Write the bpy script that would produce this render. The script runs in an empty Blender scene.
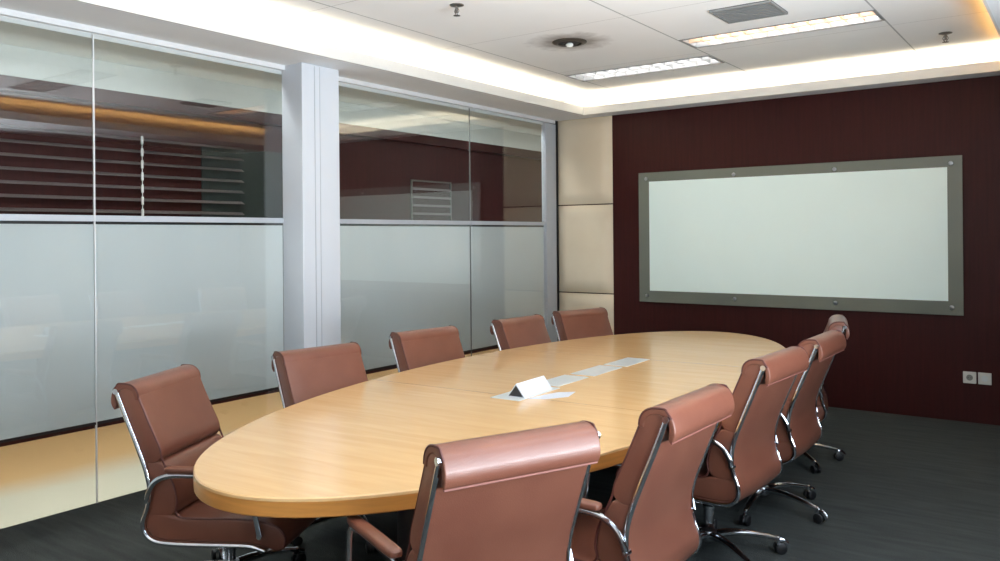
import bpy, bmesh, math, random
from mathutils import Vector, Matrix
random.seed(4)
C = bpy.context.scene.collection
PI = math.pi

# ------------------------------------------------------------------ materials
def srgb(r, g, b):
    def f(c):
        c /= 255.0
        return c/12.92 if c <= 0.04045 else ((c+0.055)/1.055)**2.4
    return (f(r), f(g), f(b), 1.0)

def new_mat(name):
    m = bpy.data.materials.new(name); m.use_nodes = True
    nt = m.node_tree
    return m, nt, nt.nodes['Principled BSDF']

def mat(name, col, rough=0.5, metal=0.0, spec=0.5, noise=0.0, nscale=20.0, stretch=(1, 1, 1), bump=0.0, bscale=200.0, col2=None, coat=0.0):
    m, nt, b = new_mat(name)
    b.inputs['Roughness'].default_value = rough
    b.inputs['Metallic'].default_value = metal
    b.inputs['Specular IOR Level'].default_value = spec
    b.inputs['Coat Weight'].default_value = coat
    b.inputs['Coat Roughness'].default_value = 0.12
    tc = nt.nodes.new('ShaderNodeTexCoord')
    mp = nt.nodes.new('ShaderNodeMapping'); mp.inputs['Scale'].default_value = stretch
    nt.links.new(tc.outputs['Object'], mp.inputs['Vector'])
    n = nt.nodes.new('ShaderNodeTexNoise'); n.inputs['Scale'].default_value = nscale
    n.inputs['Detail'].default_value = 5
    nt.links.new(mp.outputs[0], n.inputs['Vector'])
    r = nt.nodes.new('ShaderNodeValToRGB')
    c1 = srgb(*col)
    c2 = srgb(*(col2 if col2 else [max(0, c*(1-noise)) for c in col]))
    r.color_ramp.elements[0].position = 0.3; r.color_ramp.elements[0].color = c2
    r.color_ramp.elements[1].position = 0.7; r.color_ramp.elements[1].color = c1
    nt.links.new(n.outputs['Fac'], r.inputs['Fac'])
    nt.links.new(r.outputs['Color'], b.inputs['Base Color'])
    if bump:
        n2 = nt.nodes.new('ShaderNodeTexNoise'); n2.inputs['Scale'].default_value = bscale
        nt.links.new(tc.outputs['Object'], n2.inputs['Vector'])
        bp = nt.nodes.new('ShaderNodeBump'); bp.inputs['Strength'].default_value = bump
        bp.inputs['Distance'].default_value = 0.01
        nt.links.new(n2.outputs['Fac'], bp.inputs['Height'])
        nt.links.new(bp.outputs[0], b.inputs['Normal'])
    return m

def emis(name, col, strength):
    m, nt, b = new_mat(name)
    b.inputs['Base Color'].default_value = (0.9, 0.9, 0.9, 1)
    b.inputs['Emission Color'].default_value = (*col, 1)
    b.inputs['Emission Strength'].default_value = strength
    return m

M_leather = mat('leather', (118, 73, 57), 0.36, noise=0.12, nscale=6, bump=0.1, bscale=260, col2=(108, 64, 50), coat=0.1)
M_leather_d = mat('leather_seam', (84, 40, 34), 0.45, noise=0.1)
M_leather_p = mat('leather_piping', (140, 90, 80), 0.4, noise=0.1)
M_chrome = mat('chrome', (225, 228, 234), 0.14, metal=1.0, noise=0.03)
M_chrome_d = mat('brushed_steel', (165, 168, 172), 0.28, metal=1.0, noise=0.05)
M_black = mat('black_rubber', (22, 22, 24), 0.5, noise=0.1)
M_white_paint = mat('white_paint', (214, 212, 208), 0.6, noise=0.02, nscale=3)
M_soffit = mat('soffit_paint', (232, 233, 234), 0.6, noise=0.02, nscale=2)
M_col = mat('column_laminate', (206, 210, 216), 0.35, noise=0.02, nscale=3)
M_beige = mat('beige_fabric', (222, 208, 184), 0.85, noise=0.05, nscale=2.0, bump=0.3, bscale=500, col2=(214, 198, 172))
M_alu = mat('white_aluminium', (215, 215, 215), 0.4, noise=0.02)
M_jamb = mat('grey_aluminium', (176, 180, 186), 0.4, noise=0.02)
M_joint = mat('grey_silicone', (120, 124, 122), 0.4, noise=0.05)
M_gap = mat('black_gasket', (14, 14, 14), 0.5, noise=0.1)
M_white_board = mat('white_glass_board', (232, 248, 242), 0.25, noise=0.012, nscale=1.5, spec=0.4)
M_board_edge = mat('grey_green_glass', (112, 116, 106), 0.25, noise=0.06, nscale=2)
M_plate = mat('socket_plastic', (206, 206, 200), 0.35, noise=0.02)
M_plate_d = mat('socket_recess', (120, 122, 118), 0.4, noise=0.05)
M_paper = mat('paper', (206, 211, 220), 0.5, noise=0.01)
M_sheet = mat('pale_sheet', (206, 212, 212), 0.3, noise=0.04, nscale=8)
M_dark = mat('dark_card', (40, 42, 44), 0.6, noise=0.1)
M_base = mat('dark_pedestal', (34, 26, 24), 0.5, noise=0.1)
M_vent = mat('vent_grey', (132, 132, 130), 0.5, noise=0.05)
M_vent_d = mat('vent_dark', (40, 40, 40), 0.6, noise=0.05)
M_hall_ceiling = mat('hall_ceiling_paint', (196, 202, 198), 0.6, noise=0.02)
M_slat = mat('blind_slat', (112, 104, 104), 0.3, noise=0.05)
M_bead = mat('blind_bead', (235, 235, 235), 0.3, noise=0.02)
M_hall_dark = mat('hall_dark_glass', (34, 46, 44), 0.3, noise=0.1)
M_hall_grey = mat('hall_grey_panel', (96, 98, 92), 0.5, noise=0.1, nscale=3)
M_brass = mat('sprinkler_metal', (130, 125, 120), 0.35, metal=0.8, noise=0.05)
M_refl = mat('troffer_reflector', (176, 176, 176), 0.35, metal=0.2, noise=0.02)
M_tan_refl = mat('troffer_warm_reflector', (226, 190, 160), 0.35, metal=0.2, noise=0.05)
E_tube = emis('fluorescent_tube', (1.0, 0.98, 0.95), 15.0)
E_cove = emis('cove_light', (1.0, 0.88, 0.66), 36.0)
E_hall = emis('hall_fill_diffuser', (0.95, 0.98, 1.0), 44.0)
E_hall_up = emis('hall_fill_uplight', (0.97, 0.98, 0.95), 4.5)
E_cove_warm = emis('cove_light_warm', (1.0, 0.52, 0.16), 16.0)

# dark red wood: vertical fine grain
def wood_red():
    m, nt, b = new_mat('maroon_wood')
    b.inputs['Roughness'].default_value = 0.5
    b.inputs['Specular IOR Level'].default_value = 0.2
    tc = nt.nodes.new('ShaderNodeTexCoord')
    mp = nt.nodes.new('ShaderNodeMapping'); mp.inputs['Scale'].default_value = (14, 14, 0.7)
    nt.links.new(tc.outputs['Object'], mp.inputs['Vector'])
    n = nt.nodes.new('ShaderNodeTexNoise'); n.inputs['Scale'].default_value = 3; n.inputs['Detail'].default_value = 6
    nt.links.new(mp.outputs[0], n.inputs['Vector'])
    r = nt.nodes.new('ShaderNodeValToRGB')
    r.color_ramp.elements[0].position = 0.25; r.color_ramp.elements[0].color = srgb(45, 13, 12)
    r.color_ramp.elements[1].position = 0.75; r.color_ramp.elements[1].color = srgb(58, 18, 16)
    nt.links.new(n.outputs['Fac'], r.inputs['Fac']); nt.links.new(r.outputs[0], b.inputs['Base Color'])
    return m
M_red = wood_red()

def wood_table():
    m, nt, b = new_mat('honey_veneer')
    b.inputs['Roughness'].default_value = 0.17
    b.inputs['Specular IOR Level'].default_value = 0.5
    tc = nt.nodes.new('ShaderNodeTexCoord')
    mp = nt.nodes.new('ShaderNodeMapping'); mp.inputs['Scale'].default_value = (1.0, 9, 9)
    nt.links.new(tc.outputs['Object'], mp.inputs['Vector'])
    n = nt.nodes.new('ShaderNodeTexNoise'); n.inputs['Scale'].default_value = 2.2; n.inputs['Detail'].default_value = 8
    n.inputs['Distortion'].default_value = 0.6
    nt.links.new(mp.outputs[0], n.inputs['Vector'])
    r = nt.nodes.new('ShaderNodeValToRGB')
    r.color_ramp.elements[0].position = 0.25; r.color_ramp.elements[0].color = srgb(214, 172, 119)
    r.color_ramp.elements[1].position = 0.75; r.color_ramp.elements[1].color = srgb(226, 188, 137)
    nt.links.new(n.outputs['Fac'], r.inputs['Fac'])
    # veneer joints across the table
    sep = nt.nodes.new('ShaderNodeSeparateXYZ'); nt.links.new(tc.outputs['Object'], sep.inputs[0])
    last = r.outputs[0]
    for yj in (-0.68, 0.78):
        s = nt.nodes.new('ShaderNodeMath'); s.operation = 'SUBTRACT'; s.inputs[1].default_value = yj
        nt.links.new(sep.outputs['Y'], s.inputs[0])
        a = nt.nodes.new('ShaderNodeMath'); a.operation = 'ABSOLUTE'; nt.links.new(s.outputs[0], a.inputs[0])
        l = nt.nodes.new('ShaderNodeMath'); l.operation = 'LESS_THAN'; l.inputs[1].default_value = 0.0022
        nt.links.new(a.outputs[0], l.inputs[0])
        mx = nt.nodes.new('ShaderNodeMix'); mx.data_type = 'RGBA'
        nt.links.new(l.outputs[0], mx.inputs[0]); nt.links.new(last, mx.inputs[6])
        mx.inputs[7].default_value = srgb(150, 100, 52)
        last = mx.outputs[2]
    nt.links.new(last, b.inputs['Base Color'])
    return m
M_table = wood_table()
M_table_edge = mat('honey_edge_band', (196, 134, 66), 0.3, noise=0.12, nscale=5, stretch=(1, 1, 12))

def carpet():
    m, nt, b = new_mat('charcoal_carpet')
    b.inputs['Roughness'].default_value = 0.95; b.inputs['Specular IOR Level'].default_value = 0.15
    tc = nt.nodes.new('ShaderNodeTexCoord')
    n = nt.nodes.new('ShaderNodeTexNoise'); n.inputs['Scale'].default_value = 160; n.inputs['Detail'].default_value = 2
    mp = nt.nodes.new('ShaderNodeMapping'); mp.inputs['Scale'].default_value = (1.2, 10, 1)
    n2 = nt.nodes.new('ShaderNodeTexNoise'); n2.inputs['Scale'].default_value = 2.5; n2.inputs['Detail'].default_value = 5
    nt.links.new(tc.outputs['Object'], n.inputs['Vector'])
    nt.links.new(tc.outputs['Object'], mp.inputs['Vector']); nt.links.new(mp.outputs[0], n2.inputs['Vector'])
    ad = nt.nodes.new('ShaderNodeMath'); ad.operation = 'ADD'
    nt.links.new(n.outputs['Fac'], ad.inputs[0]); nt.links.new(n2.outputs['Fac'], ad.inputs[1])
    hf = nt.nodes.new('ShaderNodeMath'); hf.operation = 'MULTIPLY'; hf.inputs[1].default_value = 0.5
    nt.links.new(ad.outputs[0], hf.inputs[0])
    r = nt.nodes.new('ShaderNodeValToRGB')
    r.color_ramp.elements[0].position = 0.35; r.color_ramp.elements[0].color = srgb(50, 53, 53)
    r.color_ramp.elements[1].position = 0.65; r.color_ramp.elements[1].color = srgb(69, 73, 71)
    nt.links.new(hf.outputs[0], r.inputs['Fac']); nt.links.new(r.outputs[0], b.inputs['Base Color'])
    bp = nt.nodes.new('ShaderNodeBump'); bp.inputs['Strength'].default_value = 0.5; bp.inputs['Distance'].default_value = 0.01
    nt.links.new(n.outputs['Fac'], bp.inputs['Height']); nt.links.new(bp.outputs[0], b.inputs['Normal'])
    return m
M_carpet = carpet()

def hall_floor():
    m, nt, b = new_mat('hall_floor_stone_and_wood')
    b.inputs['Roughness'].default_value = 0.45
    tc = nt.nodes.new('ShaderNodeTexCoord')
    sep = nt.nodes.new('ShaderNodeSeparateXYZ'); nt.links.new(tc.outputs['Object'], sep.inputs[0])
    n = nt.nodes.new('ShaderNodeTexNoise'); n.inputs['Scale'].default_value = 1.4; n.inputs['Detail'].default_value = 4
    nt.links.new(tc.outputs['Object'], n.inputs['Vector'])
    ml = nt.nodes.new('ShaderNodeMath'); ml.operation = 'MULTIPLY_ADD'; ml.inputs[1].default_value = 0.25
    nt.links.new(n.outputs['Fac'], ml.inputs[0]); nt.links.new(sep.outputs['X'], ml.inputs[2])
    mr = nt.nodes.new('ShaderNodeMapRange'); mr.inputs[1].default_value = -5.55; mr.inputs[2].default_value = -5.15
    nt.links.new(ml.outputs[0], mr.inputs[0])
    r = nt.nodes.new('ShaderNodeValToRGB')
    r.color_ramp.elements[0].color = srgb(226, 184, 128)
    r.color_ramp.elements[1].color = srgb(226, 220, 196)
    nt.links.new(mr.outputs[0], r.inputs['Fac']); nt.links.new(r.outputs[0], b.inputs['Base Color'])
    return m
M_hall_floor = hall_floor()

def ceiling_tiles():
    m, nt, b = new_mat('ceiling_tiles')
    b.inputs['Roughness'].default_value = 0.8
    tc = nt.nodes.new('ShaderNodeTexCoord')
    sep = nt.nodes.new('ShaderNodeSeparateXYZ'); nt.links.new(tc.outputs['Object'], sep.inputs[0])
    def lines(axis, period, off, width):
        s = nt.nodes.new('ShaderNodeMath'); s.operation = 'SUBTRACT'; s.inputs[1].default_value = off - period/2
        nt.links.new(sep.outputs[axis], s.inputs[0])
        w = nt.nodes.new('ShaderNodeMath'); w.operation = 'FLOORED_MODULO'; w.inputs[1].default_value = period
        nt.links.new(s.outputs[0], w.inputs[0])
        d = nt.nodes.new('ShaderNodeMath'); d.operation = 'SUBTRACT'; d.inputs[1].default_value = period/2
        nt.links.new(w.outputs[0], d.inputs[0])
        a = nt.nodes.new('ShaderNodeMath'); a.operation = 'ABSOLUTE'; nt.links.new(d.outputs[0], a.inputs[0])
        l = nt.nodes.new('ShaderNodeMath'); l.operation = 'LESS_THAN'; l.inputs[1].default_value = width
        nt.links.new(a.outputs[0], l.inputs[0])
        return l.outputs[0]
    n = nt.nodes.new('ShaderNodeTexNoise'); n.inputs['Scale'].default_value = 1.1; n.inputs['Detail'].default_value = 4
    nt.links.new(tc.outputs['Object'], n.inputs['Vector'])
    r = nt.nodes.new('ShaderNodeValToRGB')
    r.color_ramp.elements[0].position = 0.3; r.color_ramp.elements[0].color = srgb(236, 234, 232)
    r.color_ramp.elements[1].position = 0.7; r.color_ramp.elements[1].color = srgb(243, 242, 240)
    nt.links.new(n.outputs['Fac'], r.inputs['Fac'])
    last = r.outputs[0]
    for ax, per, off, w, col in (('X', 1.37, -2.51, 0.006, (176, 176, 174)), ('Y', 1.352, 3.585, 0.003, (196, 193, 190))):
        f = lines(ax, per, off, w)
        mx = nt.nodes.new('ShaderNodeMix'); mx.data_type = 'RGBA'
        nt.links.new(f, mx.inputs[0]); nt.links.new(last, mx.inputs[6]); mx.inputs[7].default_value = srgb(*col)
        last = mx.outputs[2]
    # soot ring around the old downlight (dirt with its own shape)
    vs = nt.nodes.new('ShaderNodeVectorMath'); vs.operation = 'SUBTRACT'; vs.inputs[1].default_value = (-3.18, 5.33, 3.0)
    nt.links.new(tc.outputs['Object'], vs.inputs[0])
    ln = nt.nodes.new('ShaderNodeVectorMath'); ln.operation = 'LENGTH'; nt.links.new(vs.outputs[0], ln.inputs[0])
    n3 = nt.nodes.new('ShaderNodeTexNoise'); n3.inputs['Scale'].default_value = 9; n3.inputs['Detail'].default_value = 3
    nt.links.new(tc.outputs['Object'], n3.inputs['Vector'])
    ma = nt.nodes.new('ShaderNodeMath'); ma.operation = 'MULTIPLY_ADD'; ma.inputs[1].default_value = -0.22
    nt.links.new(n3.outputs['Fac'], ma.inputs[0]); nt.links.new(ln.outputs['Value'], ma.inputs[2])
    mr = nt.nodes.new('ShaderNodeMapRange'); mr.inputs[1].default_value = 0.02; mr.inputs[2].default_value = 0.22
    mr.inputs[3].default_value = 0.75; mr.inputs[4].default_value = 0.0
    nt.links.new(ma.outputs[0], mr.inputs[0])
    mx = nt.nodes.new('ShaderNodeMix'); mx.data_type = 'RGBA'
    nt.links.new(mr.outputs[0], mx.inputs[0]); nt.links.new(last, mx.inputs[6]); mx.inputs[7].default_value = srgb(118, 104, 92)
    nt.links.new(mx.outputs[2], b.inputs['Base Color'])
    return m
M_ceiling = ceiling_tiles()

def glass():
    m = bpy.data.materials.new('partition_glass'); m.use_nodes = True
    nt = m.node_tree; nt.nodes.clear()
    out = nt.nodes.new('ShaderNodeOutputMaterial')
    tr = nt.nodes.new('ShaderNodeBsdfTransparent'); tr.inputs[0].default_value = (0.97, 0.985, 0.98, 1)
    gl = nt.nodes.new('ShaderNodeBsdfGlossy'); gl.inputs['Roughness'].default_value = 0.0
    gl.inputs[0].default_value = (1, 1, 1, 1)
    # two-sided Schlick reflectance, the same from either side of the pane
    ge = nt.nodes.new('ShaderNodeNewGeometry')
    dt = nt.nodes.new('ShaderNodeVectorMath'); dt.operation = 'DOT_PRODUCT'
    nt.links.new(ge.outputs['Normal'], dt.inputs[0]); nt.links.new(ge.outputs['Incoming'], dt.inputs[1])
    ab = nt.nodes.new('ShaderNodeMath'); ab.operation = 'ABSOLUTE'; nt.links.new(dt.outputs['Value'], ab.inputs[0])
    om = nt.nodes.new('ShaderNodeMath'); om.operation = 'SUBTRACT'; om.inputs[0].default_value = 1.0; nt.links.new(ab.outputs[0], om.inputs[1])
    pw = nt.nodes.new('ShaderNodeMath'); pw.operation = 'POWER'; pw.inputs[1].default_value = 5.0; nt.links.new(om.outputs[0], pw.inputs[0])
    fr = nt.nodes.new('ShaderNodeMath'); fr.operation = 'MULTIPLY_ADD'; fr.inputs[1].default_value = 0.93; fr.inputs[2].default_value = 0.07
    nt.links.new(pw.outputs[0], fr.inputs[0])
    mx = nt.nodes.new('ShaderNodeMixShader')
    nt.links.new(fr.outputs[0], mx.inputs[0]); nt.links.new(tr.outputs[0], mx.inputs[1]); nt.links.new(gl.outputs[0], mx.inputs[2])
    nt.links.new(mx.outputs[0], out.inputs[0])
    return m
M_glass = glass()

def frosted():
    m = bpy.data.materials.new('frosted_film'); m.use_nodes = True
    nt = m.node_tree; nt.nodes.clear()
    out = nt.nodes.new('ShaderNodeOutputMaterial')
    tc = nt.nodes.new('ShaderNodeTexCoord')
    mp = nt.nodes.new('ShaderNodeMapping'); mp.inputs['Scale'].default_value = (1, 2.0, 0.5)
    nt.links.new(tc.outputs['Object'], mp.inputs['Vector'])
    n = nt.nodes.new('ShaderNodeTexNoise'); n.inputs['Scale'].default_value = 1.2; n.inputs['Detail'].default_value = 3
    nt.links.new(mp.outputs[0], n.inputs['Vector'])
    r = nt.nodes.new('ShaderNodeValToRGB')
    r.color_ramp.elements[0].position = 0.3; r.color_ramp.elements[0].color = srgb(226, 231, 233)
    r.color_ramp.elements[1].position = 0.7; r.color_ramp.elements[1].color = srgb(233, 237, 238)
    nt.links.new(n.outputs['Fac'], r.inputs['Fac'])
    d = nt.nodes.new('ShaderNodeBsdfDiffuse'); nt.links.new(r.outputs[0], d.inputs[0])
    t = nt.nodes.new('ShaderNodeBsdfTranslucent'); nt.links.new(r.outputs[0], t.inputs[0])
    mx = nt.nodes.new('ShaderNodeMixShader'); mx.inputs[0].default_value = 0.4
    nt.links.new(d.outputs[0], mx.inputs[1]); nt.links.new(t.outputs[0], mx.inputs[2])
    nt.links.new(mx.outputs[0], out.inputs[0])
    return m
M_frost = frosted()

# ------------------------------------------------------------------ mesh helpers
def box(bm, x0, x1, y0, y1, z0, z1):
    v = [bm.verts.new(p) for p in ((x0,y0,z0),(x1,y0,z0),(x1,y1,z0),(x0,y1,z0),(x0,y0,z1),(x1,y0,z1),(x1,y1,z1),(x0,y1,z1))]
    for f in ((0,3,2,1),(4,5,6,7),(0,1,5,4),(1,2,6,5),(2,3,7,6),(3,0,4,7)):
        bm.faces.new([v[i] for i in f])

def tube(bm, pts, r, seg=10, caps=True, flat=1.0):
    pts = [Vector(p) for p in pts]; rings = []
    n = len(pts); up = None
    for i, p in enumerate(pts):
        d = (pts[min(i+1, n-1)] - pts[max(i-1, 0)]).normalized()
        if up is None:
            up = Vector((1, 0, 0)) if abs(d.x) < 0.9 else Vector((0, 0, 1))
        a = (up - d*up.dot(d)).normalized(); b = d.cross(a)
        up = a
        rr = r[i] if isinstance(r, (list, tuple)) else r
        rings.append([bm.verts.new(p + a*math.cos(t)*rr*flat + b*math.sin(t)*rr) for t in [2*PI*k/seg for k in range(seg)]])
    for i in range(n-1):
        for k in range(seg):
            bm.faces.new((rings[i][k], rings[i][(k+1) % seg], rings[i+1][(k+1) % seg], rings[i+1][k]))
    if caps:
        bm.faces.new(rings[0][::-1]); bm.faces.new(rings[-1])

def lathe(bm, prof, cx=0, cy=0, seg=24):
    rings = []
    for r, z in prof:
        rings.append([bm.verts.new((cx + r*math.cos(2*PI*k/seg), cy + r*math.sin(2*PI*k/seg), z)) for k in range(seg)])
    for i in range(len(prof)-1):
        for k in range(seg):
            bm.faces.new((rings[i][k], rings[i][(k+1) % seg], rings[i+1][(k+1) % seg], rings[i+1][k]))
    bm.faces.new(rings[0][::-1]); bm.faces.new(rings[-1])

def spline(pts, n=6, closed=False):
    pts = [Vector(p) for p in pts]; out = []; N = len(pts)
    rng = range(N) if closed else range(N-1)
    for i in rng:
        if closed:
            p0, p1, p2, p3 = pts[i-1], pts[i], pts[(i+1) % N], pts[(i+2) % N]
        else:
            p0, p1, p2, p3 = pts[max(i-1, 0)], pts[i], pts[i+1], pts[min(i+2, N-1)]
        for k in range(n):
            t = k/n
            out.append(0.5*((2*p1) + (p2-p0)*t + (2*p0-5*p1+4*p2-p3)*t*t + (3*p1-p0-3*p2+p3)*t**3))
    if not closed: out.append(pts[-1])
    return out

def loft_pad(bm, prof, hw, rad=0.014, puff=0.0, pfun=None):
    """closed (y,z) profile lofted along x with rounded side edges"""
    P = [Vector((0, p[0], p[1])) for p in prof]; N = len(P)
    area = sum(P[i].y*P[(i+1) % N].z - P[(i+1) % N].y*P[i].z for i in range(N))
    sgn = 1 if area > 0 else -1
    nor = []
    for i in range(N):
        d = (P[(i+1) % N] - P[i-1]).normalized()
        nor.append(Vector((0, d.z, -d.y))*sgn)
    secs = []
    for a in (0, 22, 45, 68, 90):
        a = math.radians(a); secs.append((hw - rad + rad*math.cos(a) , rad*(1-math.sin(a))))
    # order: from the right side edge inward
    xs = [(x, ins) for x, ins in secs]
    inner = [0.66, 0.33, 0.0]
    xs += [((hw-rad)*t, 0.0) for t in inner]
    full = xs + [(-x, i) for x, i in reversed(xs[:-1])]
    rings = []
    for x, ins in full:
        f = (1 - (x/hw)**2) * puff
        rings.append([bm.verts.new((x, P[i].y - nor[i].y*(ins) + nor[i].y*f*(pfun(i, N) if pfun else 1), P[i].z - nor[i].z*ins + nor[i].z*f*(pfun(i, N) if pfun else 1))) for i in range(N)])
    for a in range(len(rings)-1):
        for i in range(N):
            bm.faces.new((rings[a][i], rings[a][(i+1) % N], rings[a+1][(i+1) % N], rings[a+1][i]))
    caps = [bm.faces.new(rings[0]), bm.faces.new(rings[-1][::-1])]
    bm.normal_update()
    bmesh.ops.triangulate(bm, faces=caps, ngon_method='EAR_CLIP')

def obj(name, bm, m, parent=None, smooth=False, bevel=0.0, loc=None):
    bmesh.ops.recalc_face_normals(bm, faces=bm.faces[:])
    me = bpy.data.meshes.new(name); bm.to_mesh(me); bm.free()
    o = bpy.data.objects.new(name, me); C.objects.link(o)
    for mm in (m if isinstance(m, (list, tuple)) else [m]): me.materials.append(mm)
    if smooth:
        for p in me.polygons: p.use_smooth = True
        me.set_sharp_from_angle(angle=math.radians(40))
    if bevel:
        b = o.modifiers.new('bevel', 'BEVEL'); b.width = bevel; b.segments = 2; b.limit_method = 'ANGLE'
    if parent: o.parent = parent
    if loc: o.location = loc
    return o

def boxes(name, lst, m, parent=None, bevel=0.0):
    bm = bmesh.new()
    for b in lst: box(bm, *b)
    return obj(name, bm, m, parent, bevel=bevel)

def thing(name, label, cat, loc=(0, 0, 0), rz=0.0, group=None):
    o = bpy.data.objects.new(name, None); C.objects.link(o)
    o.location = loc; o.rotation_euler = (0, 0, rz); o.empty_display_size = 0.1
    o['label'] = label; o['category'] = cat
    if group: o['group'] = group
    return o

def tag(o, label, cat, group=None):
    o['label'] = label; o['category'] = cat
    if group: o['group'] = group
    return o

def struct(name, lst, m, bevel=0.0):
    o = boxes(name, lst, m, None, bevel); o['kind'] = 'structure'
    return o

def sroot(name, loc=(0, 0, 0)):
    o = bpy.data.objects.new(name, None); C.objects.link(o); o.location = loc; o['kind'] = 'structure'
    return o

def copy_tree(o, parent=None):
    c = o.copy(); C.objects.link(c)
    if parent: c.parent = parent
    for ch in list(o.children): copy_tree(ch, c)
    return c

# ------------------------------------------------------------------ dimensions
XL, XR, YB, YN = -4.753, 0.75, 7.639, -1.3     # glass wall, right wall, board wall, near wall
ZS, ZC = 2.79, 3.0                              # perimeter soffit, raised ceiling
LX, LR, LB, LN = -4.27, -0.47, 7.42, -0.75      # edges of the raised tray
HX = -6.63                                      # far wall of the hall behind the glass

# ------------------------------------------------------------------ floor, walls
struct('floor', [(XL, XR+0.1, YN-0.1, YB+0.1, -0.1, 0.0)], M_carpet)
struct('floor_hall', [(HX-0.1, XL-0.004, YN-1.0, YB+4.0, -0.1, 0.0)], M_hall_floor)
struct('wall_back', [(-4.05, XR+0.1, YB, YB+0.1, 0, ZS), (XL-0.01, -4.05, YB+0.02, YB+0.1, 0, ZS)], M_red)
struct('wall_right', [(XR, XR+0.1, YN, 0.2, 0, ZS), (XR, XR+0.1, 3.9, YB, 0, ZS), (XR, XR+0.1, 0.2, 3.9, 0, 0.8), (XR, XR+0.1, 0.2, 3.9, 2.55, ZS)], M_red)
struct('wall_above_soffit', [(XL-0.06, XR+0.1, YB, YB+0.1, ZS, ZC+0.1), (XR, XR+0.1, YN-0.1, YB, ZS, ZC+0.1), (XL-0.1, XL-0.06, YN, YB+0.1, ZS, ZC+0.1)], M_white_paint)
struct('wall_near', [(XL-0.1, XR+0.1, YN-0.1, YN, 0, ZC+0.1)], M_white_paint)
# window in the right wall, beside the camera
wy0, wy1, wz0, wz1 = 0.2, 3.9, 0.8, 2.55
w = sroot('window_5')
boxes('window_frame', [(XR+0.03, XR+0.08, wy0, wy1, wz0, wz0+0.05), (XR+0.03, XR+0.08, wy0, wy1, wz1-0.05, wz1),
      (XR+0.03, XR+0.08, wy0, wy0+0.05, wz0, wz1), (XR+0.03, XR+0.08, wy1-0.05, wy1, wz0, wz1), (XR+0.03, XR+0.08, 2.02, 2.07, wz0, wz1)], M_alu, w)
boxes('pane', [(XR+0.05, XR+0.056, wy0+0.05, wy1-0.05, wz0+0.05, wz1-0.05)], M_glass, w)

# ceiling with the holes for the recessed fittings
holes = [(-3.88, -2.53, 6.44, 6.76), (-2.49, -1.15, 5.79, 6.09), (-2.49, -1.15, 3.63, 3.93), (-3.88, -2.53, 2.0, 2.3), (-2.49, -1.15, 1.0, 1.3)]
def grid_slab(x0, x1, y0, y1, z0, z1, holes):
    xs = sorted({x0, x1, *[h[0] for h in holes], *[h[1] for h in holes]})
    ys = sorted({y0, y1, *[h[2] for h in holes], *[h[3] for h in holes]})
    out = []
    for j in range(len(ys)-1):
        row = []
        for i in range(len(xs)-1):
            cx, cy = (xs[i]+xs[i+1])/2, (ys[j]+ys[j+1])/2
            if any(h[0] < cx < h[1] and h[2] < cy < h[3] for h in holes): continue
            if row and row[-1][1] == xs[i]: row[-1] = (row[-1][0], xs[i+1])
            else: row.append((xs[i], xs[i+1]))
        out += [(a, b, ys[j], ys[j+1], z0, z1) for a, b in row]
    return out
struct('ceiling', grid_slab(XL, XR, YN, YB, ZC, ZC+0.02, holes), M_ceiling)

# perimeter soffit with its upstand; lamps lie on it behind the upstand
so = [(XL-0.06, LX, YN, YB, ZS, ZS+0.02), (LR, XR, YN, YB, ZS, ZS+0.02), (LX, LR, LB, YB, ZS, ZS+0.02), (LX, LR, YN, LN, ZS, ZS+0.02)]
up = [(LX-0.015, LX+0.001, LN-0.015, LB+0.015, ZS-0.001, ZS+0.08), (LR-0.001, LR+0.015, LN-0.015, LB+0.015, ZS-0.001, ZS+0.08),
      (LX, LR, LB-0.001, LB+0.015, ZS-0.001, ZS+0.08), (LX, LR, LN-0.015, LN+0.001, ZS-0.001, ZS+0.08)]
struct('trim_1', so, M_soffit)
struct('trim_2', up, M_white_paint)
g = 'warm white cove light strips'
for nm, b, m, lab in (('cove_light_strip', (LX-0.11, LX-0.06, LN, LB, ZS+0.032, ZS+0.044), E_cove, 'long warm white light strip hidden in the ceiling cove along the glass wall'),
                 ('cove_light_strip', (LX, LR, LB+0.06, LB+0.11, ZS+0.032, ZS+0.044), E_cove, 'warm white light strip hidden in the ceiling cove above the whiteboard wall'),
                 ('cove_light_strip', (LR+0.06, LR+0.11, LN, LB, ZS+0.032, ZS+0.044), E_cove_warm, 'orange light strip hidden in the ceiling cove along the right side'),
                 ('cove_light_strip', (LX, LR, LN-0.11, LN-0.06, ZS+0.032, ZS+0.044), E_cove, 'warm white light strip in the ceiling cove behind the camera')):
    tag(boxes(nm, [b], m), lab, 'light strip', g)

# ------------------------------------------------------------------ glass partition
ym = [(-1.29, 0.96, 'window_1'), (0.966, 2.522, 'window_2'), (2.528, 3.912, 'window_3'), (4.275, 6.117, 'window_4'), (6.123, 7.405, 'window_6')]
for y0, y1, nm in ym:
    w = sroot(nm, (XL, (y0+y1)/2, 0)); h = (y1-y0)/2
    boxes('pane', [(-0.005, 0.005, -h, h, 0.0, ZS-0.04)], M_glass, w)
    boxes('frosted_film', [(-0.009, -0.0055, -h, h, 0.474, 1.635)], M_frost, w)
    boxes('white_rail', [(0.0055, 0.0095, -h, h, 1.652, 1.688)], M_jamb, w)
    boxes('dark_strip', [(-0.009, -0.0055, -h, h, 1.635, 1.652), (0.0055, 0.0075, -h, h, 0.459, 0.474)], M_gap, w)
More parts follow.
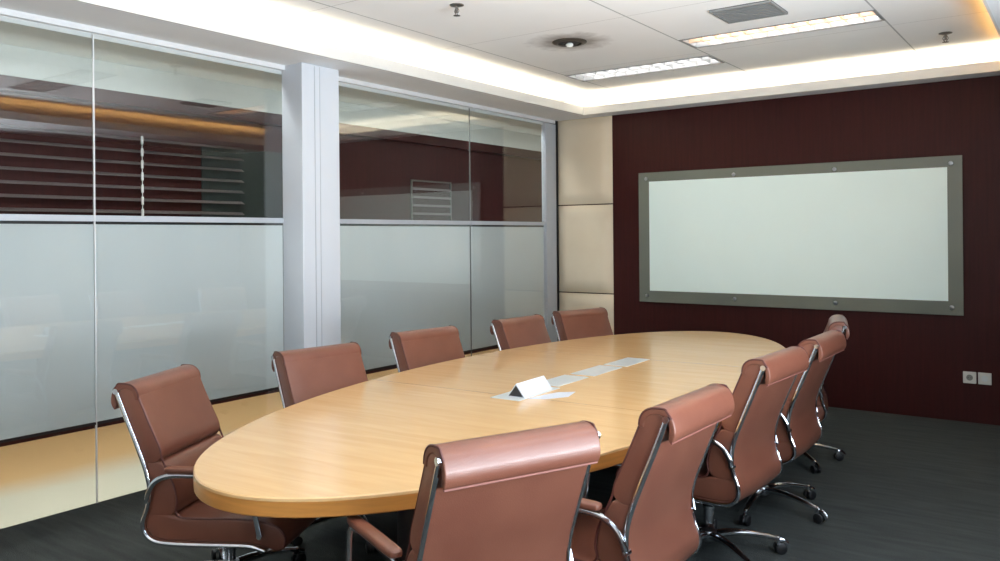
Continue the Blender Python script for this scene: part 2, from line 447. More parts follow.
# silicone joints, head channel, jamb, dark joint at the corner, kerb line
struct('trim_3', [(XL-0.004, XL+0.0065, y-0.0035, y+0.0035, 0.0, ZS-0.04) for y in (0.963, 2.525)], M_alu)
struct('trim_8', [(XL-0.005, XL+0.0055, 6.1175, 6.1225, 0.0, ZS-0.04)], M_joint)
struct('trim_4', [(XL-0.02, XL+0.03, YN, 7.60, ZS-0.033, ZS), (XL-0.02, XL-0.012, YN, 7.60, ZS-0.06, ZS-0.033)], M_alu)
struct('trim_5', [(XL-0.03, XL+0.03, 7.41, 7.61, 0.0, ZS-0.04)], M_jamb, bevel=0.004)
struct('trim_6', [(XL-0.03, XL+0.03, 7.612, YB+0.02, 0.0, ZS)], M_gap)
struct('wall_pier', [(XL-0.008, -4.543, 3.916, 4.27, 0.0, ZS)], M_col, bevel=0.003)
struct('trim_7', [(XL-0.005, -4.54, 4.03, 4.036, 0.0, ZS-0.01), (-4.543, -4.5405, 4.08, 4.084, 0.0, ZS-0.01)], M_jamb)

# ------------------------------------------------------------------ hall behind the glass
ZH = 3.02
struct('ceiling_hall', [(HX-0.1, -5.095, YN-1.0, YB+4.0, ZH, ZH+0.03), (-4.945, XL-0.1, YN-1.0, YB+4.0, ZH, ZH+0.03), (-5.095, -4.945, YN-1.0, -1.82, ZH, ZH+0.03), (-5.095, -4.945, 11.02, YB+4.0, ZH, ZH+0.03)], M_hall_ceiling)
struct('wall_hall', [(HX-0.1, HX, YN-1.0, YB+4.0, 0, ZH-0.3), (HX-0.1, XL, YB+3.9, YB+4.0, 0, ZH), (HX-0.1, XL, YN-1.1, YN-1.0, 0, ZH)], M_red)
struct('wall_hall_top', [(HX-0.1, HX, YN-1.0, YB+4.0, ZH-0.3, ZH)], M_hall_ceiling)
struct('trim_9', [(HX, HX+0.12, YN-1.0, YB+3.9, 2.66, 2.68), (HX+0.105, HX+0.12, YN-1.0, YB+3.9, 2.68, 2.765)], M_red)  # added ledge that hides the hall fill strip from below
struct('wall_hall_side', [(XL-0.06, XL, YB+0.02, YB+4.0, 0, ZH), (XL-0.06, XL, YN-1.0, YN-0.1, 0, ZH)], M_white_paint)
tag(boxes('hall_fill_strip', [(HX+0.04, HX+0.07, YN-0.9, YB+3.8, 2.70, 2.712)], E_hall_up), 'added unseen fill strip washing the hall ceiling above its maroon wall', 'light strip')  # added uplight, unseen from the room, brightens the hall ceiling
# added fill lamp, out of view in a hall ceiling slot, brightens hall and film
hl = thing('hall_fill_light', 'added unseen fill light in a hall ceiling slot just behind the glass', 'ceiling light', (-5.02, 4.6, ZH+0.0))
boxes('housing', [(-0.07, 0.07, -6.4, 6.4, 0.08, 0.085), (-0.075, -0.07, -6.4, 6.4, 0.0, 0.085), (0.07, 0.075, -6.4, 6.4, 0.0, 0.085)], M_white_paint, hl)
boxes('diffuser', [(-0.055, 0.055, -6.3, 6.3, 0.066, 0.076)], E_hall, hl)
# dark louvred blind on the far wall of the hall
bl = thing('louvre_blind', 'wide dark slatted blind on the maroon hall wall, seen through left glass', 'blind', (HX+0.03, 3.9, 1.2))
boxes('backing_panel', [(-0.028, -0.018, 0.62, 1.55, -0.1, 1.2)], M_hall_dark, bl)
for k in range(12):
    z = 0.06 + k*0.103
    bm = bmesh.new()
    v = [bm.verts.new(p) for p in ((-0.012, -2.2, z+0.012), (0.03, -2.2, z-0.012), (0.03, 1.05, z-0.012), (-0.012, 1.05, z+0.012),
                                   (-0.012, -2.2, z+0.016), (0.03, -2.2, z-0.008), (0.03, 1.05, z-0.008), (-0.012, 1.05, z+0.016))]
    for f in ((0,3,2,1),(4,5,6,7),(0,1,5,4),(1,2,6,5),(2,3,7,6),(3,0,4,7)): bm.faces.new([v[i] for i in f])
    obj('slat', bm, M_slat, bl)
bm = bmesh.new()
pt, rr = [], []
for k in range(12):
    for dz, r0 in ((0.015, 0.003), (0.022, 0.011), (0.083, 0.011), (0.09, 0.003)):
        pt.append((0.045, 0.0, dz+k*0.103)); rr.append(r0)
tube(bm, pt, rr, 8)
obj('ladder_tape', bm, M_bead, bl, True)
b2 = thing('small_louvre', 'small pale slatted grille on the hall wall, seen through the right glass pane', 'blind', (HX+0.02, 7.75, 1.55))
boxes('frame', [(-0.015, 0.0, -0.38, 0.38, 0.0, 0.02), (-0.015, 0.0, -0.38, 0.38, 0.66, 0.68), (-0.015, 0.0, -0.38, -0.36, 0, 0.68), (-0.015, 0.0, 0.36, 0.38, 0, 0.68)], M_hall_grey, b2)
for k in range(6):
    boxes('slat', [(-0.012, 0.012, -0.36, 0.36, 0.06+k*0.1, 0.085+k*0.1)], M_slat, b2)

# ------------------------------------------------------------------ beige upholstered panels
zz = [(0.005, 0.922), (0.934, 1.863), (1.875, ZS-0.002)]
labs = ['lowest beige padded fabric wall panel, behind the far left chair', 'middle beige padded fabric wall panel beside the maroon wood wall', 'topmost beige padded fabric wall panel, under the ceiling soffit']
for (z0, z1), lb in zip(zz, labs):
    bm = bmesh.new()
    nx, nz = 10, 14; x0, x1 = -4.72, -4.054; g_ = []
    for j in range(nz+1):
        row = []
        for i in range(nx+1):
            u, v = i/nx, j/nz
            e = min(u, 1-u)*(x1-x0); f = min(v, 1-v)*(z1-z0)
            d = 0.045*min(1, (min(e, f)/0.05))**0.5 if min(e, f) > 0 else 0.0
            row.append(bm.verts.new((x0+(x1-x0)*u, YB+0.019-0.012-d, z0+(z1-z0)*v)))
        g_.append(row)
    for j in range(nz):
        for i in range(nx): bm.faces.new((g_[j][i], g_[j][i+1], g_[j+1][i+1], g_[j+1][i]))
    border = g_[0] + [r[-1] for r in g_[1:]] + g_[-1][-2::-1] + [r[0] for r in g_[-2:0:-1]]
    back = [bm.verts.new((p.co.x, YB+0.019, p.co.z)) for p in border]
    n = len(border)
    for i in range(n): bm.faces.new((border[i], border[(i+1) % n], back[(i+1) % n], back[i]))
    bm.faces.new(back)
    tag(obj('fabric_wall_panel', bm, M_beige, None, True), lb, 'wall panel', 'padded fabric panels')

# ------------------------------------------------------------------ whiteboard
wb = thing('whiteboard', 'wide white glass writing board with grey border bolted to the maroon wood wall', 'whiteboard', (-2.295, YB, 1.52))
boxes('glass_border', [(-1.445, 1.443, -0.030, -0.022, -0.655, 0.650)], M_board_edge, wb, bevel=0.002)
boxes('writing_surface', [(-1.328, 1.334, -0.0335, -0.0305, -0.540, 0.558)], M_white_board, wb)
for x, z in ((-0.455, 0.588), (0.455, 0.588), (1.36, 0.588), (-1.36, 0.588), (-1.36, -0.59), (-0.455, -0.59), (0.455, -0.59), (1.36, -0.59)):
    bm = bmesh.new()
    tube(bm, [(x, -0.002, z), (x, -0.034, z)], 0.009, 12); tube(bm, [(x, -0.031, z), (x, -0.036, z), (x, -0.042, z), (x, -0.044, z)], [0.017, 0.018, 0.015, 0.004], 14)
    obj('standoff_bolt', bm, M_chrome_d, wb, True)

# wall sockets
for x, lab, dark in ((-0.8155, 'white wall socket with dark round recess, left of the pair on maroon wall', True), (-0.709, 'white wall plate with pale round cover, right of the pair on maroon wall', False)):
    s = thing('wall_socket', lab, 'socket', (x, YB, 0.3645))
    boxes('plate', [(-0.047, 0.047, -0.011, 0.0, -0.047, 0.047)], M_plate, s, bevel=0.004)
    bm = bmesh.new()
    tube(bm, [(0, -0.0105, 0), (0, -0.0125, 0)], 0.024, 24)
    obj('recess' if dark else 'cover', bm, M_plate_d if dark else M_sheet, s, True)
    if dark:
        bm = bmesh.new()
        for sx in (-0.01, 0.01): tube(bm, [(sx, -0.012, 0), (sx, -0.0135, 0)], 0.0035, 10)
        obj('contact_hole', bm, M_black, s)

# ------------------------------------------------------------------ ceiling fittings
def troffer(x0, x1, y0, y1, lab, warm=False):
    cx, cy = (x0+x1)/2, (y0+y1)/2; hx, hy = (x1-x0)/2, (y1-y0)/2
    t = thing('recessed_ceiling_light', lab, 'ceiling light', (cx, cy, ZC), 0, 'recessed ceiling lights')
    e = 0.001
    boxes('housing', [(-hx+e, hx-e, -hy+e, hy-e, 0.088, 0.092), (-hx+e, -hx+0.004, -hy+e, hy-e, 0.001, 0.088), (hx-0.004, hx-e, -hy+e, hy-e, 0.001, 0.088),
                      (-hx+0.004, hx-0.004, -hy+e, -hy+0.004, 0.001, 0.088), (-hx+0.004, hx-0.004, hy-0.004, hy-e, 0.001, 0.088)], M_refl, t)
    boxes('trim_frame', [(-hx-0.012, hx+0.012, -hy-0.012, -hy+0.006, -0.005, 0.0), (-hx-0.012, hx+0.012, hy-0.006, hy+0.012, -0.005, 0.0),
                         (-hx-0.012, -hx+0.006, -hy+0.006, hy-0.006, -0.005, 0.0), (hx-0.006, hx+0.012, -hy+0.006, hy-0.006, -0.005, 0.0)], M_vent, t)
    for sy in (-1, 1):
        bm = bmesh.new(); tube(bm, [(-hx+0.05, sy*hy*0.5, 0.06), (hx-0.05, sy*hy*0.5, 0.06)], 0.014, 8)
        obj('tube', bm, E_tube, t, True)
    bm = bmesh.new()
    box(bm, -hx+0.006, hx-0.006, -0.008, 0.008, 0.002, 0.04)
    n = 12
    for k in range(1, n):
        x = -hx + 2*hx*k/n
        box(bm, x-0.0012, x+0.0012, -hy+0.006, hy-0.006, 0.004, 0.04)
    obj('louvre', bm, M_tan_refl if warm else M_refl, t)
    return t
troffer(*holes[0], 'white louvred fluorescent ceiling light nearest the whiteboard wall, by the sooty downlight')
troffer(*holes[1], 'long louvred fluorescent ceiling light with warm tinted louvre, beside the air vent', True)
troffer(*holes[2], 'louvred fluorescent ceiling light above the middle of the table, mirrored in the left glass')
troffer(*holes[3], 'louvred fluorescent ceiling light above the near left end of the table')
troffer(*holes[4], 'louvred fluorescent ceiling light above the camera end of the room')

v = thing('air_vent', 'grey slatted air vent in the white ceiling beside the long light', 'air vent', (-1.81, 5.31, ZC))
boxes('backing', [(-0.20, 0.20, -0.18, 0.18, -0.004, 0.0)], M_vent_d, v)
boxes('frame', [(-0.20, 0.20, -0.18, -0.165, -0.016, -0.004), (-0.20, 0.20, 0.165, 0.18, -0.016, -0.004), (-0.20, -0.185, -0.165, 0.165, -0.016, -0.004), (0.185, 0.20, -0.165, 0.165, -0.016, -0.004)], M_vent, v)
boxes('slats', [(-0.185, 0.185, -0.155+k*0.04, -0.140+k*0.04, -0.014, -0.004) for k in range(8)], M_vent, v)

d = thing('downlight', 'round dark rimmed downlight in a sooty patch of ceiling', 'downlight', (-3.18, 5.33, ZC))
bm = bmesh.new(); lathe(bm, [(0.13, 0.0), (0.13, -0.006), (0.115, -0.014), (0.09, -0.016), (0.088, -0.004), (0.088, 0.0)], seg=32); obj('rim', bm, mat('sooty_rim', (86, 76, 66), 0.4, metal=0.3, noise=0.2), d, True)
bm = bmesh.new(); lathe(bm, [(0.082, -0.002), (0.07, -0.012), (0.05, -0.016), (0.045, -0.016), (0.04, -0.010)], seg=28); obj('reflector', bm, M_vent_d, d, True)
bm = bmesh.new(); lathe(bm, [(0.012, -0.004), (0.026, -0.014), (0.03, -0.024), (0.02, -0.036), (0.004, -0.040)], seg=18); obj('bulb', bm, mat('bulb_glass', (235, 235, 230), 0.1, noise=0.01), d, True)

for x, y, lab in ((-0.86, 6.78, 'small metal fire sprinkler on the ceiling near the right cove'), (-3.23, 4.04, 'small metal fire sprinkler on the ceiling nearest the glass wall')):
    s = thing('fire_sprinkler', lab, 'sprinkler', (x, y, ZC), 0, 'ceiling sprinklers')
    bm = bmesh.new(); lathe(bm, [(0.045, 0), (0.045, -0.004), (0.02, -0.012), (0.014, -0.013)], seg=20); obj('escutcheon', bm, M_brass, s, True)
    bm = bmesh.new(); tube(bm, [(0, 0, -0.012), (0, 0, -0.05)], 0.009, 10)
    for sx in (-1, 1): tube(bm, [(0.009*sx, 0, -0.02), (0.018*sx, 0, -0.04), (0.003*sx, 0, -0.066)], 0.003, 6)
    obj('frame', bm, M_brass, s, True)
    bm = bmesh.new(); lathe(bm, [(0.022, -0.066), (0.022, -0.069), (0.004, -0.072)], seg=16); obj('deflector', bm, M_brass, s)

# ------------------------------------------------------------------ table
TX, TY, TR = -2.38, 4.08, 0.05
t = thing('conference_table', 'long oval honey wood conference table in the middle of the room', 'table', (TX, TY, 0), TR)
A_, B_ = 1.012, 2.475
def ell(a, b, z, n=128): return [(a*math.cos(2*PI*k/n), b*math.sin(2*PI*k/n), z) for k in range(n)]
bm = bmesh.new()
r0 = [bm.verts.new(p) for p in ell(A_-0.004, B_-0.004, 0.74)]
r1 = [bm.verts.new(p) for p in ell(A_, B_, 0.736)]
r2 = [bm.verts.new(p) for p in ell(A_, B_, 0.728)]
r3 = [bm.verts.new(p) for p in ell(A_, B_, 0.7275)]
bm.faces.new(r0); bm.faces.new(r3[::-1])
for a, b in ((r0, r1), (r1, r2), (r2, r3)):
    for k in range(128): bm.faces.new((a[k], a[(k+1) % 128], b[(k+1) % 128], b[k]))
obj('tabletop', bm, M_table, t, True)
bm = bmesh.new()
r1 = [bm.verts.new(p) for p in ell(A_, B_, 0.7272)]; r2 = [bm.verts.new(p) for p in ell(A_, B_, 0.680)]; r3 = [bm.verts.new(p) for p in ell(A_-0.004, B_-0.004, 0.676)]
bm.faces.new(r1); bm.faces.new(r3[::-1])
for a, b in ((r1, r2), (r2, r3)):
    for k in range(128): bm.faces.new((a[k], a[(k+1) % 128], b[(k+1) % 128], b[k]))
obj('edge_band', bm, M_table_edge, t, True)
for sy in (-1, 1):
    bm = bmesh.new()
    n = 48; prof = []
    for z, s in ((0.0, 1.0), (0.06, 1.0), (0.07, 0.86), (0.6759, 0.86)):
        prof.append([bm.verts.new((0.30*s*math.cos(2*PI*k/n), sy*1.15+0.42*s*math.sin(2*PI*k/n), z)) for k in range(n)])
    for a, b in zip(prof, prof[1:]):
        for k in range(n): bm.faces.new((a[k], a[(k+1) % n], b[(k+1) % n], b[k]))
    bm.faces.new(prof[0][::-1]); bm.faces.new(prof[-1])
    obj('pedestal', bm, M_base, t, True)
boxes('stretcher', [(-0.04, 0.04, -0.78, 0.78, 0.25, 0.62)], M_base, t)

# items on the table
def sheet(name, pts, z0, z1, m, lab, cat, group=None):
    bm = bmesh.new()
    a = [bm.verts.new((x, y, z0)) for x, y in pts]; b = [bm.verts.new((x, y, z1)) for x, y in pts]
    bm.faces.new(a[::-1]); bm.faces.new(b); n = len(pts)
    for i in range(n): bm.faces.new((a[i], a[(i+1) % n], b[(i+1) % n], b[i]))
    o = obj(name, bm, m)
    return tag(o, lab, cat, group)
def rect(cx, cy, w, l, ang):
    c, s = math.cos(ang), math.sin(ang)
    return [(cx+c*x-s*y, cy+s*x+c*y) for x, y in ((-w/2, -l/2), (w/2, -l/2), (w/2, l/2), (-w/2, l/2))]
zt = 0.7402
g = 'pale flat sheets along the table centre'
sheet('table_sheet', rect(-2.395, 3.90, 0.155, 0.33, 0.02), zt, zt+0.003, M_sheet, 'pale grey flat sheet on the table right behind the white tent card', 'sheet', g)
sheet('table_sheet', rect(-2.395, 4.30, 0.155, 0.36, 0.02), zt, zt+0.003, M_sheet, 'middle one of the three pale flat sheets in a row on the table', 'sheet', g)
sheet('table_sheet', rect(-2.395, 4.69, 0.155, 0.34, 0.02), zt, zt+0.003, M_sheet, 'farthest of the three pale flat sheets in a row on the table', 'sheet', g)
sheet('sheet_under_card', rect(-2.365, 3.50, 0.17, 0.40, 0.03), zt, zt+0.002, M_sheet, 'thin pale sheet lying under the white tent card', 'sheet')
sheet('loose_paper', [(-2.272, 3.37), (-2.19, 3.42), (-2.13, 3.53), (-2.165, 3.66), (-2.235, 3.60), (-2.262, 3.48)], zt, zt+0.001, M_paper, 'bright white loose paper on the table in front of the tent card', 'paper')
tc = thing('tent_card', 'white folded triangular tent card standing on the table', 'card', (-2.345, 3.51, zt+0.0022), 0.05)
bm = bmesh.new()
def prism(bm, pts, y0, y1):
    a = [bm.verts.new((x, y0, z)) for x, z in pts]; b = [bm.verts.new((x, y1, z)) for x, z in pts]
    n = len(pts); bm.faces.new(a); bm.faces.new(b[::-1])
    for i in range(n): bm.faces.new((a[i], b[i], b[(i+1) % n], a[(i+1) % n]))
prism(bm, [(-0.05, 0), (0.05, 0), (0.05, 0.0015), (0.0, 0.0665), (-0.05, 0.0015)], -0.14, 0.14)
obj('card', bm, M_paper, tc)
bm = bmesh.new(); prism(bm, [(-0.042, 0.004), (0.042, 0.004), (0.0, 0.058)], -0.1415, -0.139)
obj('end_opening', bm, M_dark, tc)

# ------------------------------------------------------------------ chairs
HW = 0.25
rail = [(-0.345, 0.912), (-0.30, 0.80), (-0.25, 0.68), (-0.212, 0.58), (-0.197, 0.50), (-0.207, 0.43), (-0.228, 0.37), (-0.222, 0.325),
        (-0.19, 0.295), (-0.13, 0.283), (0.0, 0.283), (0.15, 0.287), (0.25, 0.287), (0.31, 0.272)]
def railpath(n=5): return [(p.x, p.y) for p in spline([(y, z, 0) for y, z in rail], n)]

def off_r(y, z, d):   # small shift of outer path so that leather sits inside the rail
    return (y+d, z)

def make_chair():
    t = thing('office_chair', 'tan brown leather office chair', 'office chair', (0, 0, 0), 0, 'brown leather chairs around the oval table')
    # upper back pad
    bp = [(-0.337, 0.905), (-0.335, 0.862), (-0.292, 0.80), (-0.267, 0.74), (-0.242, 0.68), (-0.222, 0.628),
          (-0.205, 0.612), (-0.170, 0.618), (-0.146, 0.640), (-0.150, 0.680), (-0.178, 0.74), (-0.205, 0.80), (-0.232, 0.862), (-0.250, 0.905), (-0.27, 0.927), (-0.305, 0.931), (-0.328, 0.922)]
    bm = bmesh.new(); q = [(p.x, p.y) for p in spline([(y, z, 0) for y, z in bp], 3, True)]
    loft_pad(bm, q, HW+0.001, 0.007); obj('backrest', bm, M_leather, t, True)
    # lumbar pad
    lp = [(-0.219, 0.612), (-0.203, 0.56), (-0.190, 0.50), (-0.198, 0.44), (-0.215, 0.395), (-0.19, 0.385), (-0.13, 0.392), (-0.088, 0.412), (-0.080, 0.46), (-0.090, 0.52), (-0.112, 0.575), (-0.138, 0.612), (-0.165, 0.624), (-0.20, 0.624)]
    bm = bmesh.new(); q = [(p.x, p.y) for p in spline([(y, z, 0) for y, z in lp], 3, True)]
    loft_pad(bm, q, HW, 0.012); obj('lumbar_cushion', bm, M_leather, t, True)
    # seat pad
    sp = [(-0.213, 0.405), (-0.222, 0.37), (-0.215, 0.328), (-0.185, 0.301), (-0.13, 0.290), (0.0, 0.290), (0.15, 0.294), (0.25, 0.294), (0.32, 0.280), (0.365, 0.270), (0.395, 0.292),
          (0.398, 0.325), (0.375, 0.362), (0.33, 0.385), (0.25, 0.396), (0.15, 0.398), (0.0, 0.392), (-0.06, 0.392), (-0.10, 0.400), (-0.15, 0.412), (-0.19, 0.416)]
    bm = bmesh.new(); q = [(p.x, p.y) for p in spline([(y, z, 0) for y, z in sp], 3, True)]
    loft_pad(bm, q, HW, 0.014); se = obj('seat', bm, M_leather, t, True)
    # rolled head pad that wraps over the top and hangs behind the rails
    hp = [(-0.245, 0.880), (-0.248, 0.906), (-0.260, 0.928), (-0.284, 0.943), (-0.315, 0.947), (-0.342, 0.940), (-0.361, 0.921), (-0.371, 0.893), (-0.373, 0.868), (-0.368, 0.850),
          (-0.360, 0.841), (-0.350, 0.848), (-0.351, 0.868), (-0.350, 0.892), (-0.341, 0.912), (-0.315, 0.924), (-0.290, 0.920), (-0.274, 0.908), (-0.266, 0.893), (-0.262, 0.878)]
    bm = bmesh.new(); q = [(p.x, p.y) for p in spline([(y, z, 0) for y, z in hp], 4, True)]
    loft_pad(bm, q, HW+0.004, 0.0045); hr = obj('head_roll', bm, M_leather, t, True)
    # smooth leather panel closing the back and the underside, between the rails
    bm = bmesh.new()
    rpth = [p for p in spline([(y, z, 0) for y, z in rail], 4)][2:]
    nx = 10; rows = []
    for k, p in enumerate(rpth):
        d = (rpth[min(k+1, len(rpth)-1)] - rpth[max(k-1, 0)]).normalized(); nrm = Vector((d.y, -d.x, 0))
        if nrm.x > 0 and nrm.y > 0: nrm = -nrm
        row = []
        for i in range(nx+1):
            u = i/nx*2-1; dd = 0.004 + 0.007*(1-u*u)
            q = p - nrm*(-dd)
            row.append((u*(HW+0.001), q.x, q.y, nrm.x, nrm.y))
        rows.append(row)
    out = [[bm.verts.new((x, y, z)) for x, y, z, a, b in row] for row in rows]
    inn = [[bm.verts.new((x, y-a*0.016, z-b*0.016)) for x, y, z, a, b in row] for row in rows]
    for G in (out, inn):
        for a, b in zip(G, G[1:]):
            for i in range(nx): bm.faces.new((a[i], a[i+1], b[i+1], b[i]))
    for k in range(len(rows)-1):
        bm.faces.new((out[k][0], out[k+1][0], inn[k+1][0], inn[k][0])); bm.faces.new((out[k][-1], out[k+1][-1], inn[k+1][-1], inn[k][-1]))
    for i in range(nx):
        bm.faces.new((out[0][i], out[0][i+1], inn[0][i+1], inn[0][i])); bm.faces.new((out[-1][i], out[-1][i+1], inn[-1][i+1], inn[-1][i]))
    obj('back_panel', bm, M_leather, t, True)
    # piping
    bm = bmesh.new()
    tube(bm, [(x, -0.358, 0.839) for x in (-HW, -0.1, 0.1, HW)], 0.0045, 6)
    obj('piping', bm, M_leather_p, hr, True)
    for sx in (-1, 1):
        bm = bmesh.new()
        hpipe = spline([(sx*(HW+0.002), y, z) for y, z in ((-0.247, 0.884), (-0.251, 0.908), (-0.265, 0.929), (-0.291, 0.943), (-0.335, 0.945), (-0.345, 0.937), (-0.362, 0.915))], 3)
        tube(bm, hpipe, 0.004, 6)
        obj('edge_seam', bm, M_leather_d, hr, True)
        bm = bmesh.new()
        a = spline([(sx*(HW-0.002), y, z) for y, z in ((-0.247, 0.88), (-0.212, 0.80), (-0.184, 0.74), (-0.156, 0.68), (-0.146, 0.64), (-0.128, 0.60), (-0.106, 0.555), (-0.089, 0.515), (-0.079, 0.46), (-0.084, 0.42), (-0.06, 0.394), (0.0, 0.391), (0.15, 0.397), (0.25, 0.395), (0.33, 0.384), (0.375, 0.361), (0.395, 0.325), (0.388, 0.29))], 4)
        tube(bm, a, 0.0045, 6)
        obj('piping', bm, M_leather_d, se, True)
    # chrome side rails
    rp = railpath(4)
    for sx in (-1, 1):
        bm = bmesh.new()
        tube(bm, [(sx*(HW+0.007), y, z) for y, z in rp], 0.0095, 10, flat=0.75)
        tube(bm, [(sx*(HW-0.004), -0.3455, 0.913), (sx*(HW+0.015), -0.3455, 0.913)], 0.012, 12)
        obj('side_rail', bm, M_chrome, t, True)
    # cross bars and tilt box under the seat
    boxes('seat_frame', [(-HW+0.004, HW-0.004, -0.06, -0.035, 0.270, 0.288), (-HW+0.004, HW-0.004, 0.13, 0.155, 0.270, 0.288), (-0.05, 0.05, -0.08, 0.18, 0.235, 0.270)], M_black, t, bevel=0.006)
    # arms
    for sx in (-1, 1):
        X0, X1 = sx*(HW+0.016), sx*(HW+0.024)
        ap = spline([(X0, -0.203, 0.462), (X0+sx*0.006, -0.190, 0.505), (X1, -0.155, 0.550), (X1, -0.095, 0.572), (X1, 0.0, 0.576), (X1, 0.14, 0.576), (X1, 0.225, 0.574), (X1, 0.252, 0.556), (X1, 0.262, 0.50), (X1-sx*0.004, 0.28, 0.40), (X0, 0.292, 0.335)], 4)
        bm = bmesh.new(); tube(bm, ap, 0.0115, 10, flat=0.75)
        for (y, z) in ((-0.203, 0.462), (0.292, 0.335)):
            tube(bm, [(sx*(HW-0.006), y, z), (sx*(HW+0.024), y, z)], 0.010, 12)
        a = obj('armrest', bm, M_chrome, t, True)
        bm = bmesh.new()
        secs = []
        for y, sc in ((-0.115, 0.45), (-0.108, 0.85), (-0.09, 1.0), (0.0, 1.05), (0.15, 1.05), (0.215, 1.0), (0.235, 0.85), (0.24, 0.45)):
            secs.append([bm.verts.new((X1 + 0.022*sc*cx, y, 0.598 + 0.014*sc*cz)) for cx, cz in
                         [(math.copysign(abs(math.cos(a_))**0.6, math.cos(a_)), math.copysign(abs(math.sin(a_))**0.6, math.sin(a_))) for a_ in [2*PI*k/16 for k in range(16)]]])
        for s1, s2 in zip(secs, secs[1:]):
            for k in range(16): bm.faces.new((s1[k], s1[(k+1) % 16], s2[(k+1) % 16], s2[k]))
        bm.faces.new(secs[0]); bm.faces.new(secs[-1][::-1])
        obj('arm_pad', bm, M_leather, a, True)
    return t

HUBY = 0.03
def make_base_parts(t):
    bm = bmesh.new(); lathe(bm, [(0.013, 0.15), (0.013, 0.238)], 0, 0, 16); lathe(bm, [(0.024, 0.10), (0.024, 0.165), (0.028, 0.168), (0.028, 0.182), (0.017, 0.188)], 0, 0, 20)
    obj('gas_column', bm, M_chrome, t, True, loc=(0, HUBY, 0))
    bm = bmesh.new(); lathe(bm, [(0.03, 0.070), (0.040, 0.078), (0.042, 0.105), (0.036, 0.118), (0.026, 0.122)], 0, 0, 24)
    obj('base_hub', bm, M_chrome_d, t, True, loc=(0, HUBY, 0))
    for k in range(5):
        bm = bmesh.new()
        pts = [(0.030, 0, 0.100), (0.10, 0, 0.106), (0.18, 0, 0.102), (0.26, 0, 0.088), (0.335, 0, 0.072)]
        pts = spline(pts, 3)
        rr = [0.026 - 0.013*i/(len(pts)-1) for i in range(len(pts))]
        tube(bm, pts, rr, 10, flat=0.75)
        lathe(bm, [(0.011, 0.048), (0.012, 0.078), (0.006, 0.083)], 0.335, 0, 12)
        lg = obj('base_leg', bm, M_chrome, t, True, loc=(0, HUBY, 0)); lg.rotation_euler.z = 2*PI*k/5
        bm = bmesh.new()
        for sy in (-1, 1):
            pr = [(0.3, sy*0.010), (0, 0)]
            tube(bm, [(0.347, sy*0.008, 0.0265), (0.347, sy*0.010, 0.0265), (0.347, sy*0.024, 0.0265), (0.347, sy*0.027, 0.0265)], [0.020, 0.0262, 0.0262, 0.020], 20)
        cs = obj('caster', bm, M_black, lg, True)
        bm = bmesh.new()
        hood = spline([(0.335, 0, 0.052), (0.352, 0, 0.058), (0.373, 0, 0.048), (0.381, 0, 0.028)], 3)
        tube(bm, hood, [0.006]*len(hood), 8, flat=2.6)
        obj('caster_hood', bm, M_chrome, lg, True)

proto = make_chair(); make_base_parts(proto)
R_ = math.radians
# (back-top centre x, y, direction of the back line, side, lift, base angle, label)
specs = [
 (-3.44, 2.09, 117, 'L', -0.005, 10, 'brown leather office chair at near left table end, its chrome side frame in view'),
 (-3.535, 3.125, 83, 'L', -0.010, 40, 'brown leather office chair standing in front of the white pier'),
 (-3.63, 4.14, 82, 'L', -0.015, 25, 'brown leather office chair by the frosted glass, first one beyond the white pier'),
 (-3.56, 5.13, 86, 'L', -0.018, 60, 'brown leather office chair by the frosted glass, second one beyond the white pier'),
 (-3.44, 5.86, 72, 'L', -0.010, 5, 'brown leather office chair in front of the beige fabric panels'),
 (-1.292, 1.88, 67, 'R', 0.050, 20, 'brown leather office chair in the foreground, seen squarely from behind'),
 (-1.10, 2.665, 89, 'R', 0.050, 50, 'brown leather office chair directly right of the foreground chair, its base out of frame'),
 (-1.15, 3.79, 87, 'R', 0.056, 37, 'brown leather office chair in the middle of the right row, above an arched chrome base'),
 (-1.165, 4.64, 90, 'R', 0.05, -14, 'brown leather office chair half hidden behind the middle chair of the right row'),
 (-1.36, 5.80, 104, 'R', 0.030, 30, 'brown leather office chair farthest in the right row, only its top edge showing'),
]
for i, (x, y, ang, side, lift, ba, lab) in enumerate(specs):
    o = proto if i == 0 else copy_tree(proto)
    face = R_(ang+90) if side == 'R' else R_(ang-90)
    rz = R_(ang) if side == 'R' else R_(ang-180)
    o.location = (x + 0.335*math.cos(face), y + 0.335*math.sin(face), 0)
    o.rotation_euler = (0, 0, rz)
    o['label'] = lab
    k = 0
    for ch in o.children:
        nm = ch.name.split('.')[0]
        if nm == 'base_leg':
            ch.rotation_euler.z = R_(ba) - rz + 2*PI*k/5; k += 1
        elif nm not in ('base_hub',):
            ch.location.z = lift + (0 if nm != 'gas_column' else 0)

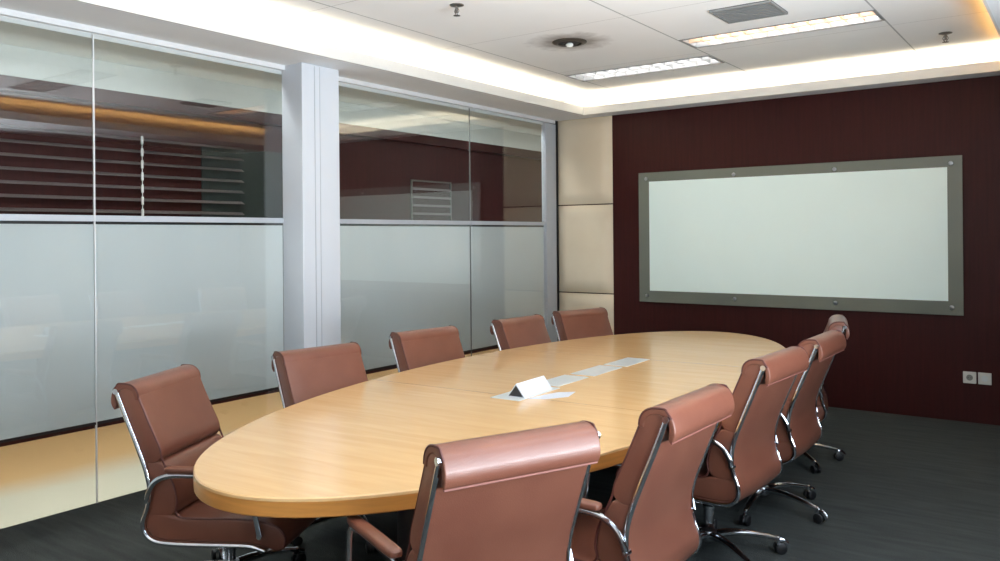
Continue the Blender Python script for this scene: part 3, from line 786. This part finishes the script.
# ------------------------------------------------------------------ light
def area(name, loc, size, sy, power, col, rot):
    l = bpy.data.lights.new(name, 'AREA'); l.shape = 'RECTANGLE'; l.size = size; l.size_y = sy
    l.energy = power; l.color = col
    o = bpy.data.objects.new(name, l); C.objects.link(o); o.location = loc; o.rotation_euler = rot
    return o
area('window_daylight', (XR+0.5, 2.05, 1.9), 3.6, 1.7, 140, (0.76, 0.86, 1.0), (R_(90), 0, R_(90)))
area('ceiling_fill', (XR+0.7, 2.05, 0.7), 3.6, 1.0, 880, (0.86, 0.92, 1.0), (R_(130), 0, R_(90)))  # added upward fill lamp outside the window, brightens ceiling and soffit
w = bpy.data.worlds.new('sky'); bpy.context.scene.world = w; w.use_nodes = True
bg = w.node_tree.nodes['Background']; bg.inputs[0].default_value = (0.75, 0.85, 1.0, 1); bg.inputs[1].default_value = 1.2

# ------------------------------------------------------------------ camera
f, yaw, cy, roll = 822.17, 0.6243, 235.35, -0.0085
F = Vector((-math.sin(yaw), math.cos(yaw), 0)); Rv = Vector((math.cos(yaw), math.sin(yaw), 0)); U = Vector((0, 0, 1))
R3 = Rv*math.cos(roll) + U*math.sin(roll); U3 = U*math.cos(roll) - Rv*math.sin(roll)
cam = bpy.data.cameras.new('camera'); co = bpy.data.objects.new('camera', cam); C.objects.link(co)
m = Matrix.Identity(4)
for i in range(3):
    m[i][0] = R3[i]; m[i][1] = U3[i]; m[i][2] = -F[i]
m[0][3], m[1][3], m[2][3] = 0, 0, 1.55
co.matrix_world = m
cam.sensor_width = 36; cam.lens = f*36/1000; cam.shift_y = (cy-280.5)/1000; cam.clip_start = 0.05
S = bpy.context.scene; S.camera = co
S.view_settings.view_transform = 'Standard'; S.view_settings.look = 'None'; S.view_settings.gamma = 1.0
S.view_settings.use_curve_mapping = False; S.view_settings.exposure = 0.0
S.cycles.max_bounces = 10; S.cycles.diffuse_bounces = 6; S.cycles.transparent_max_bounces = 16
S.cycles.sample_clamp_indirect = 6.0
S.cycles.caustics_reflective = False
